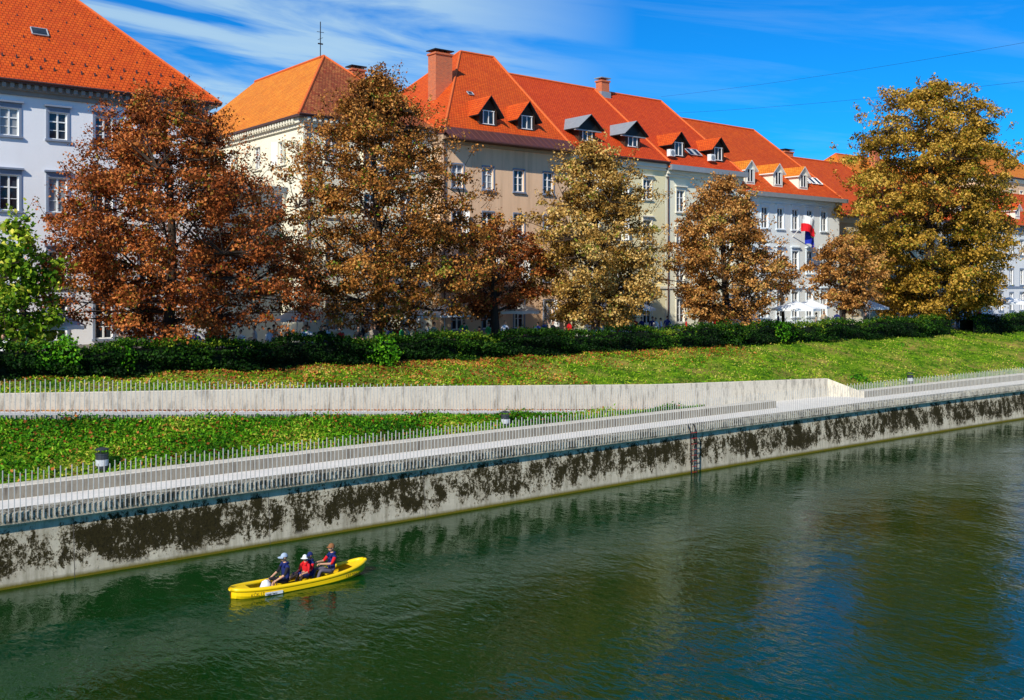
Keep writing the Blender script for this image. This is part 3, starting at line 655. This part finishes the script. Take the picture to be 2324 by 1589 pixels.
def hedge(u0,u1,dens,seed,name='hedge'):
    P=empty(name,(0,0,0)); rng=np.random.default_rng(seed)
    top=lambda u:np.interp(u,[0,10,30,50,70,90,130],[7.2,7.15,6.95,6.9,6.9,6.95,6.95])+.14*np.sin(u*.8)+.09*np.sin(u*2.1+1)
    bot=lambda u:np.interp(u,[0,30,70,130],[5.75,5.7,5.45,5.4])
    v0,v1=48.6,50.1
    n=int((u1-u0)*3.6*dens); u=rng.uniform(u0,u1,n); f=rng.random(n)<.58
    t=rng.random(n); zt=top(u); zb=bot(u)
    bb_=np.array([bend(x) for x in u])*.6
    bul=.12*np.sin(u*1.3)+.1*np.sin(u*3.1+2)+.08*np.sin(u*7)
    v=np.where(f,v0+bul*.8+rng.normal(0,.12,n)+.18*np.sin(t*9+u),rng.uniform(v0,v1,n))-bb_
    z=np.where(f,zb-.15+(zt-zb)*t,zt+bul*.6+rng.normal(0,.09,n)+np.abs(rng.normal(0,.11,n)))
    C=np.stack([u,v,z],1); g=.33+.26*np.sin(u*.55+1)*np.sin(u*.21)+rng.normal(0,.17,n)+np.where(f,-.16+.15*t,.24)  # shade painted by tint: front leaves darker, top leaves lighter
    out=np.zeros((n,3)); out[:,1]=np.where(f,-.6,0)
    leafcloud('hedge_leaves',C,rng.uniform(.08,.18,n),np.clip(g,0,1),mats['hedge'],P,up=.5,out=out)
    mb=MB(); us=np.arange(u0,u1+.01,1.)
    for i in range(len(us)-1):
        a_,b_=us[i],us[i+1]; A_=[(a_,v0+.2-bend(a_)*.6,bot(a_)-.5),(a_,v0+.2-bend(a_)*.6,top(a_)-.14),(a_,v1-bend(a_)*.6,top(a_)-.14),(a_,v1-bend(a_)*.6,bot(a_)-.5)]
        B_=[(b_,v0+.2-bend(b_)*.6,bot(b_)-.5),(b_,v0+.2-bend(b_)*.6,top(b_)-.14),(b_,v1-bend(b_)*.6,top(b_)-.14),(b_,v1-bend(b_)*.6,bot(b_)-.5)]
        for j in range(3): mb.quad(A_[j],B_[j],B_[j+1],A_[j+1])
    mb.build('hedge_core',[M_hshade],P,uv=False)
hedge(-6,45,330,21); hedge(45,90,200,22); hedge(94,150,140,23)
def shrub(u,v,z,r,h,n,mat,seed,name='shrub'):
    rng=np.random.default_rng(seed); d=rng.normal(size=(n,3)); d/=np.linalg.norm(d,axis=1)[:,None]
    rr=rng.uniform(.3,1,(n,1))**.4*(1+.25*np.sin(d[:,:1]*5+seed)); p=d*rr*np.array((r,r,h/2)); p[:,2]+=h/2
    P=empty(name,(u,v,z)); leafcloud('leaves',p,rng.uniform(.1,.22,n),np.clip(rng.normal(.4,.22,n),0,1),mats[mat],P,out=d*.8)
    mb=MB()
    for i in range(7):
        a_=rng.uniform(0,6.28); mb.tube([(0,0,-.1),(.3*r*math.cos(a_),.3*r*math.sin(a_),h*.4),(.6*r*math.cos(a_),.6*r*math.sin(a_),h*.8)],[.03,.02,.008],4)
    mb.build('stems',[M_bark],P,uv=False)
shrub(12.6,49.2,5.9,1.1,1.8,1300,'weed',31); shrub(15.4,49.4,5.8,1.,1.6,1100,'weed',32); shrub(29.5,48.6,5.5,1.2,1.6,1100,'weed',33)
shrub(59.5,49,5.6,1.8,1.8,1800,'hedge',34); shrub(65.5,49.2,5.6,1.6,1.7,1500,'weed',35); shrub(86,49,5.5,2.,1.8,1700,'hedge',36); shrub(106,49,5.4,2.4,2.,2000,'hedge',37)
shrub(63.5,40.8,3.0,.7,.8,500,'weed',38); shrub(79,46.5,4.6,.6,.6,300,'weed',39)
def scatter(name,fn,n,size,mat,seed,tm=.45,ts=.2,up=.3,asp=.2):
    rng=np.random.default_rng(seed); C=np.array([fn(rng) for _ in range(n)]); sz=rng.uniform(size*.5,size*1.5,n)
    t=np.clip(rng.normal(tm,ts,n)+.3*np.sin(C[:,0]*.7)*np.sin(C[:,1]*1.3),0,1)
    leafcloud(name,C,sz,t,mats[mat],None,up=up,asp=asp)
def low(rng):
    u=rng.uniform(3,46); t=rng.random()**.9; v=39.6+(vr(u)-39.6)*t; z=2.9+(zr(u)-.14-2.9)*t+.12*math.sin(math.pi*t)
    return (u,v,z+abs(rng.normal(0,.07+.08*max(0,math.sin(u*1.3+v)))))
def high(rng):
    u=rng.uniform(3,115); t=rng.random()**1.1*.93
    v,z=slope_pt(u,t); return (u,v-bend(u),z+abs(rng.normal(0,.05)))
scatter('bank_weeds',low,45000,.14,'weed',41,.5,.24)
scatter('slope_weeds',high,50000,.14,'slope',42,.46,.26)
scatter('fallen_leaves',low,3500,.13,'dry',43,up=1.5,asp=.4)
def hleaf(rng):  # real litter, denser by hedge and trees, partly standing in for tree shade
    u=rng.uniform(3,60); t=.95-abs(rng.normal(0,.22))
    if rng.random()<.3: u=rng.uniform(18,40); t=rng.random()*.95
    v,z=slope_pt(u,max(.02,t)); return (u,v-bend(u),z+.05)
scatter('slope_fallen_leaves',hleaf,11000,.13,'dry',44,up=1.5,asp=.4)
def rleaf(rng):
    u=rng.uniform(-5,46); v=vr(u)+2-abs(rng.normal(0,.35)); return (u,v,zr(u)+.015)
scatter('ramp_fallen_leaves',rleaf,5500,.1,'dry',45,up=6,asp=.4)

# ------------------------------------------------------------------ cafe umbrellas
M_canvas=plain('umbrella_canvas',(.85,.85,.83),.8,0,.04)
def umbrella(u,v,r=2.,zt=3.0,s=0):
    P=empty('cafe_umbrella',(u,v,ZG),s); mb=MB(); n=8; ap=(0,0,zt)
    ring=[(r*math.cos(2*math.pi*i/n),r*math.sin(2*math.pi*i/n),zt-.65) for i in range(n)]
    for i in range(n):
        a_,b_=ring[i],ring[(i+1)%n]; m_=tuple((a_[k]+b_[k])/2*(.97 if k<2 else 1)+(.04 if k==2 else 0) for k in range(3))
        mb.tri(ap,a_,m_); mb.tri(ap,m_,b_)
        for p,q in((a_,m_),(m_,b_)): mb.quad(p,q,(q[0],q[1],q[2]-.2),(p[0],p[1],p[2]-.2))
    mb.build('canopy',[M_canvas],P,uv=False)
    mb=MB(); mb.tube([(0,0,0),(0,0,zt+.1)],.035,8); mb.tube([(0,0,0),(0,0,.12)],[.35,.3],10)
    for p in ring: mb.tube([(0,0,zt-.9),(p[0]*.55,p[1]*.55,zt-.38)],.012,4)
    mb.build('pole',[M_white],P,uv=False)
for u,v,r in ((13.9,54.0,1.3),(23,57.5,1.9),(28.2,56.5,1.4),(36.5,57.4,1.6),(39.8,57.5,1.8),(46,57.5,2.0),(54.5,57.4,2.0),(58.2,57.3,1.6),(69.0,57,1.8),(71.8,51.9,2.0),(76.8,54,1.7),(84.6,53,1.7),(88,57,2.2),(100,57,2.4),(105,55.5,2.),(111,52.5,2.2)):
    umbrella(u,v,r,2.85+random.uniform(-.1,.15),random.uniform(0,.7))

# ------------------------------------------------------------------ people
SK=plain('skin',(.55,.3,.19),.55,0,.08,12)
def cm(name,c): return plain(name,c,.85,0,.15,10)
HAIR=cm('hair_brown',(.05,.025,.012)); BLACK=cm('cloth_black',(.012,.012,.016)); NAVY=cm('cloth_navy',(.01,.02,.12)); RED=cm('cloth_red',(.6,.01,.015)); GREY=cm('cloth_grey',(.12,.11,.14)); LIGHT=cm('cloth_white',(.7,.72,.75)); CAPG=cm('cap_grey_blue',(.35,.43,.55)); TAUPE=cm('hat_brown',(.26,.11,.04)); EYE=cm('eye_dark',(.01,.01,.01)); SHOE=cm('shoe',(.05,.045,.04)); BEIGE=cm('cloth_beige',(.45,.36,.25)); GREENC=cm('cloth_green',(.03,.25,.06))
BON=[('pelvis','spine','torso'),('spine','chest','torso'),('chest','neck','torso'),('neck','head','skin'),
     ('chest','shL','torso'),('shL','elL','sleeve'),('elL','wrL','skin'),('chest','shR','torso'),('shR','elR','sleeve'),('elR','wrR','skin'),
     ('pelvis','hiL','legs'),('hiL','knL','legs'),('knL','anL','shin'),('anL','toL','shoe'),('pelvis','hiR','legs'),('hiR','knR','legs'),('knR','anR','shin'),('anR','toR','shoe')]
RAD=dict(pelvis=.135,spine=.125,chest=.145,neck=.055,head=.05,shL=.07,shR=.07,elL=.045,elR=.045,wrL=.028,wrR=.028,hiL=.09,hiR=.09,knL=.058,knR=.058,anL=.038,anR=.038,toL=.035,toR=.035)
def seated(lean=.0,armL=None,armR=None,legL=None,legR=None):
    J=dict(pelvis=(0,0,.1),spine=(lean*.3,0,.3),chest=(lean*.7,0,.46),neck=(lean,0,.6),head=(lean+.02,0,.68),
      shL=(lean*.9,.19,.54),elL=(lean+.1,.24,.3),wrL=(lean+.34,.17,.27),hiL=(.03,.1,.08),knL=(.44,.15,.2),anL=(.58,.14,-.16),toL=(.74,.15,-.2))
    for k in ('sh','el','wr','hi','kn','an','to'):
        p=J[k+'L']; J[k+'R']=(p[0],-p[1],p[2])
    for k,d in (('L',armL),('R',armR)):
        if d: J['el'+k],J['wr'+k]=d
    for k,d in (('L',legL),('R',legR)):
        if d: J['kn'+k],J['an'+k],J['to'+k]=d
    return J
def standing():
    J=dict(pelvis=(0,0,.95),spine=(0,0,1.12),chest=(.01,0,1.3),neck=(0,0,1.47),head=(.01,0,1.55),shL=(0,.19,1.4),elL=(-.02,.25,1.12),wrL=(.1,.24,.88),hiL=(0,.1,.92),knL=(.03,.11,.5),anL=(-.02,.11,.08),toL=(.15,.13,.04))
    for k in ('sh','el','wr','hi','kn','an','to'):
        p=J[k+'L']; J[k+'R']=(p[0],-p[1],p[2])
    J['anR']=(-.12,-.11,.09); J['knR']=(.0,-.11,.5); J['toR']=(.05,-.13,.04); J['wrR']=(.2,-.16,1.1)
    return J
def person_mesh(name,J,mt,hat=None,yaw=0.,life=False):
    keys=list(J.keys()); me=bpy.data.meshes.new('sk'); me.from_pydata([J[k] for k in keys],[(keys.index(a),keys.index(b)) for a,b,_ in BON],[])
    o=link(bpy.data.objects.new('sk',me)); md=o.modifiers.new('s','SKIN'); md.use_smooth_shade=True
    for i,k in enumerate(keys):
        r=RAD[k]; me.skin_vertices[0].data[i].radius=(r*(.78 if k in('pelvis','spine','chest') else 1),r) ; me.skin_vertices[0].data[i].use_root=(k=='pelvis')
    o.modifiers.new('ss','SUBSURF').levels=1
    dg=bpy.context.evaluated_depsgraph_get(); ev=bpy.data.meshes.new_from_object(o.evaluated_get(dg))
    names=['torso','sleeve','skin','legs','shin','shoe','hair','eye','hat','brim']
    mb=MB(); base=[tuple(v.co) for v in ev.vertices]; mb.v+=base
    def seg(p,a,b):
        a=Vector(a);b=Vector(b);t=max(0,min(1,(p-a).dot(b-a)/(b-a).length_squared)); return (p-(a+(b-a)*t)).length
    for p in ev.polygons:
        c=p.center; best=min(BON,key=lambda q:seg(c,J[q[0]],J[q[1]])/((RAD[q[0]]+RAD[q[1]])**.6)); mb.f.append(tuple(p.vertices)); mb.m.append(names.index(best[2]))
    bpy.data.objects.remove(o)
    hc=Vector(J['head'])+Vector((.015,0,.1)); R=Matrix.Rotation(yaw,3,'Z')
    def sph(c,r,m,nu=12,nv=8,lo=0.,hi=1.,fn=None):
        b=len(mb.v)
        for j in range(nv+1):
            th=math.pi*(lo+(hi-lo)*j/nv)
            for i in range(nu):
                p=Vector((r[0]*math.sin(th)*math.cos(2*math.pi*i/nu),r[1]*math.sin(th)*math.sin(2*math.pi*i/nu),r[2]*math.cos(th)))
                if fn: p=fn(p)
                mb.v.append(tuple(hc+R@(p+Vector(c))))
        for j in range(nv):
            for i in range(nu):
                i2=(i+1)%nu; mb.f.append((b+j*nu+i,b+(j+1)*nu+i,b+(j+1)*nu+i2,b+j*nu+i2)); mb.m.append(m)
    def jaw(p):
        if p.z<0: p.y*=1+p.z*2.2; p.x=p.x*(1+p.z*1.2)+.012
        return p
    sph((0,0,0),(.095,.076,.118),2,14,10,fn=jaw)
    sph((.098,0,-.012),(.02,.012,.024),2,6,4)
    sph((.088,0,-.055),(.012,.026,.007),2,6,3)
    for s_ in (-1,1):
        sph((.083,s_*.032,.012),(.012,.014,.009),7,6,4); sph((0,s_*.078,-.005),(.02,.01,.03),2,6,4)
    sph((-.014,0,.012),(.1,.085,.122),6,14,6,0,.52)
    if hat:
        sph((-.006,0,.03),(.108,.092,.11),8,14,6,0,.5)
        b=len(mb.v); n=9
        for i in range(n):
            t=-1.1+2.2*i/(n-1)
            for rr in (.1,.19 if hat=='cap' else .15): mb.v.append(tuple(hc+R@Vector((math.cos(t)*rr,math.sin(t)*rr*.85,.035-(rr-.1)*.25))))
        for i in range(n-1): mb.f.append((b+2*i,b+2*i+1,b+2*i+3,b+2*i+2)); mb.m.append(9)
    for sd in ('L','R'):
        w=Vector(J['wr'+sd]); d=(w-Vector(J['el'+sd])).normalized(); side=d.cross(Vector((0,0,1))).normalized(); nn=side.cross(d)
        sg_=1 if sd=='L' else -1
        mb.tube([w-d*.01,w+d*.03,w+d*.085],[.027,.036,.033],7,2)
        for f in range(4):
            o_=side*((f-1.5)*.019); L_=(.06,.072,.068,.052)[f]; p0=w+d*.08+o_
            mb.tube([p0,p0+d*L_*.45-nn*.008,p0+d*L_*.75-nn*.03,p0+d*L_*.7-nn*.052],[.0095,.009,.008,.006],5,2)
        p0=w+d*.03+side*(-sg_*.03); mb.tube([p0,p0+d*.03-side*sg_*.025-nn*.01,p0+d*.055-side*sg_*.02-nn*.03],[.012,.01,.008],5,2)
    if life:
        n_=Vector(J['neck']); c_=Vector(J['chest'])
        mb.tube([c_+Vector((.12,.09,.06)),n_+Vector((.05,.09,.0)),n_+Vector((-.06,.07,.02)),n_+Vector((-.06,-.07,.02)),n_+Vector((.05,-.09,.0)),c_+Vector((.12,-.09,.06))],.038,6,0)
    M_=[mt['torso'],mt['sleeve'],SK,mt['legs'],mt.get('shin',mt['legs']),mt.get('shoe',SHOE),mt.get('hair',HAIR),EYE,mt.get('hat',CAPG),mt.get('brim',mt.get('hat',CAPG))]
    me2=bpy.data.meshes.new(name); me2.from_pydata(mb.v,[],mb.f)
    for m in M_: me2.materials.append(m)
    me2.polygons.foreach_set('material_index',mb.m); me2.polygons.foreach_set('use_smooth',[True]*len(mb.f)); me2.update(); return me2
def place(me,name,loc,rz,s=1.):
    o=link(bpy.data.objects.new(name,me)); o.location=loc; o.rotation_euler=(0,0,rz); o.scale=(s,s,s); return o
crowd=[]
cl=[RED,LIGHT,NAVY,BLACK,BEIGE,GREENC,GREY]
for i in range(6):
    crowd.append((person_mesh('ped%d'%i,standing(),dict(torso=cl[i],sleeve=cl[i],legs=[NAVY,GREY,BLACK][i%3])),0,'pedestrian'))
    crowd.append((person_mesh('sit%d'%i,seated(.02),dict(torso=cl[(i+2)%7],sleeve=cl[(i+2)%7],legs=[NAVY,GREY,BLACK][(i+1)%3])),.5,'cafe_guest'))
def chairmesh():
    mb=MB(); mb.box(-.2,.22,-.21,.21,.43,.46); mb.box(-.22,-.19,-.2,.2,.62,.88)
    for x,y in((-.19,-.18),(-.19,.18),(.19,-.18),(.19,.18)): mb.tube([(x,y,0),(x,y,.43 if x>0 else .88)],.014,5)
    me=mb.build('c',[M_dark],uv=False); d=me.data; bpy.data.objects.remove(me); return d
def tablemesh():
    mb=MB(); mb.tube([(0,0,.72),(0,0,.75)],.38,16,0); mb.tube([(0,0,0),(0,0,.72)],.03,6,0); mb.tube([(0,0,0),(0,0,.03)],.25,12,0)
    me=mb.build('t',[M_cream],uv=False); d=me.data; bpy.data.objects.remove(me); return d
CH,TB=chairmesh(),tablemesh()
rr=random.Random(5)
for i in range(100):
    u=rr.uniform(9,60) if i<72 else rr.uniform(60,108); v=rr.uniform(51.0,56.2)
    me,dz,nm=crowd[rr.randrange(12)]
    if i%3: me,dz,nm=crowd[2*rr.randrange(6)]; v=rr.uniform(50.8,53.5)
    if any(abs(u-x)<.7 and abs(v-53.4)<.9 for x in (11.8,19.4,32.3,49.7,63.8,80.8,94.5)): v=55.2
    a_=rr.uniform(0,6.28)
    place(me,nm,(u,v,ZG+dz-.04*(dz>0)),a_,rr.uniform(.97,1.07))
    if dz>0:
        place(CH,'cafe_chair',(u,v,ZG),a_)
        if i%2==1: place(TB,'cafe_table',(u+math.cos(a_)*.75,v+math.sin(a_)*.75,ZG),0)

# ------------------------------------------------------------------ canoe
CU,CV=15.6,31.0
can=empty('canoe',(CU,CV,0),0)
M_yel=plain('canoe_yellow',(.92,.6,.002),.35,0,.05,3,.5); M_yin=plain('canoe_inside',(.75,.46,.004),.5,0,.1); M_seat=plain('canoe_seat',(.8,.55,.01),.5)
mb=MB(); Ls=2.45; ns=44
def st_(s):
    k=abs(s); b_=.44*max(0,1-k**3.4)**.6+.04; zt=.2+(.24 if s>0 else .1)*k**2.4; zb=-.12+(.24 if s>0 else .1)*k**5
    return b_,zt,zb
prf=[(1.0,1.0),(1.1,.78),(1.11,.45),(.94,.18),(.5,.03),(0,0),(-.5,.03),(-.94,.18),(-1.11,.45),(-1.1,.78),(-1,1)]
for off,m_ in ((0,0),(.03,1)):
    rws=[]
    for i in range(ns+1):
        s=-1+2*i/ns; b_,zt,zb=st_(s); b_=max(.004,b_-off); rws.append([(s*(Ls-off),b_*a_,zb+off+(zt-zb-off)*c_) for a_,c_ in prf])
    for i in range(ns):
        for j in range(len(prf)-1): mb.quad(rws[i][j],rws[i][j+1],rws[i+1][j+1],rws[i+1][j],m_)
mb.build('hull',[M_yel,M_yin],can,smooth=True,uv=False)
mb=MB()
for sd in (-1,1): mb.tube([((-1+2*i/ns)*Ls,sd*(st_(-1+2*i/ns)[0]),st_(-1+2*i/ns)[1]) for i in range(ns+1)],.07,10,0)
mb.build('gunwale',[M_yel],can,smooth=True,uv=False)
mb=MB()
for e in (-1,1):
    pr=[e*(1-.035*i) for i in range(8)]
    for i in range(7):
        b0,z0,_=st_(pr[i]); b1_,z1,_=st_(pr[i+1]); mb.quad((pr[i]*Ls,-b0,z0+.012),(pr[i]*Ls,b0,z0+.012),(pr[i+1]*Ls,b1_,z1+.012),(pr[i+1]*Ls,-b1_,z1+.012))
mb.build('end_decks',[M_yel],can,uv=False)
mb=MB()
for x in (-.6,.2,1.15): mb.box(x-.13,x+.13,-.38,.38,.12,.15)
mb.build('seats',[M_seat],can,uv=False)
M_ink=plain('lettering_black',(.03,.02,.015),.5)
def text(t,x,z,size,par,mat,y):
    c=bpy.data.curves.new('lettering','FONT'); c.body=t; c.size=size; c.extrude=.002; c.materials.append(mat)
    o=link(bpy.data.objects.new('lettering',c),par); o.location=(x,y,z); o.rotation_euler=(math.radians(86),0,0); return o
text('KČK 17',-2.0,.08,.14,can,M_ink,-.545); text('127 208 360',1.4,.11,.14,can,M_ink,-.55)
mb=MB(); mb.quad((-1.52,-.55,.04),(-.9,-.55,.02),(-.9,-.55,.12),(-1.52,-.55,.14)); mb.build('label_strip',[M_white],can,uv=False)
text('kajak kanu',-1.48,.045,.09,can,M_ink,-.555)
m1=person_mesh('canoeist',seated(.03,armL=((.16,.26,.34),(.42,.2,.2)),armR=((.14,-.27,.33),(.4,-.22,.18))),dict(torso=NAVY,sleeve=BLACK,legs=BLACK,shin=SK,hat=CAPG),hat='cap',yaw=-.1,life=True)
LG=cm('cap_white',(.8,.8,.8))
m2=person_mesh('child',seated(.04,legR=((.36,-.3,.24),(.42,-.56,-.1),(.5,-.62,-.16)),legL=((.38,.0,.28),(.44,-.46,-.0),(.5,-.56,-.1))),dict(torso=RED,sleeve=RED,legs=NAVY,shin=SK,hat=LG,brim=LG,shoe=SK),hat='cap',yaw=.5,life=True)
m3=person_mesh('canoeist',seated(-.04,armL=((.12,.25,.36),(.4,.14,.38)),armR=((.12,-.26,.34),(.38,-.2,.36))),dict(torso=NAVY,sleeve=RED,legs=GREY,hat=TAUPE,shin=GREY),hat='hat',yaw=.1,life=True)
m4=person_mesh('child',seated(.02),dict(torso=NAVY,sleeve=RED,legs=NAVY,shin=SK,hat=NAVY),hat='cap',yaw=0,life=True)
place(m1,'canoeist',(CU-.55,CV-.05,.15),math.pi,1.12)
place(m2,'child_passenger',(CU+.25,CV+.08,.16),math.pi,.88)
bpy.data.objects['child_passenger'].rotation_euler=(0,0,math.pi+.35)
place(m3,'canoeist',(CU+1.15,CV,.18),math.pi,1.12)
place(m4,'child_passenger',(CU+.5,CV+.2,.16),math.pi,.9)
pd=MB(); pd.tube([(-1.25,-.55,-.05),(-.9,-.2,.42),(-.5,.35,.95)],.018,6,0); pd.tube([(-1.45,-.7,-.35),(-1.35,-.63,-.2),(-1.25,-.55,-.05)],[.07,.09,.03],8,0)
pd.build('paddle',[M_dark],can,uv=False)
pd=MB(); pd.tube([(.45,-.2,.5),(.9,-.15,.62),(1.3,.2,.75)],.018,6,0)
pd.build('paddle',[M_dark],can,uv=False)
mb=MB(); mb.tube([(-1.25,0,.0),(-1.25,0,.15),(-1.22,0,.3),(-1.2,0,.38)],[.16,.2,.16,.05],9,0); mb.build('bag',[LIGHT],can,smooth=True,uv=False)
print('OBJS',len(bpy.data.objects))
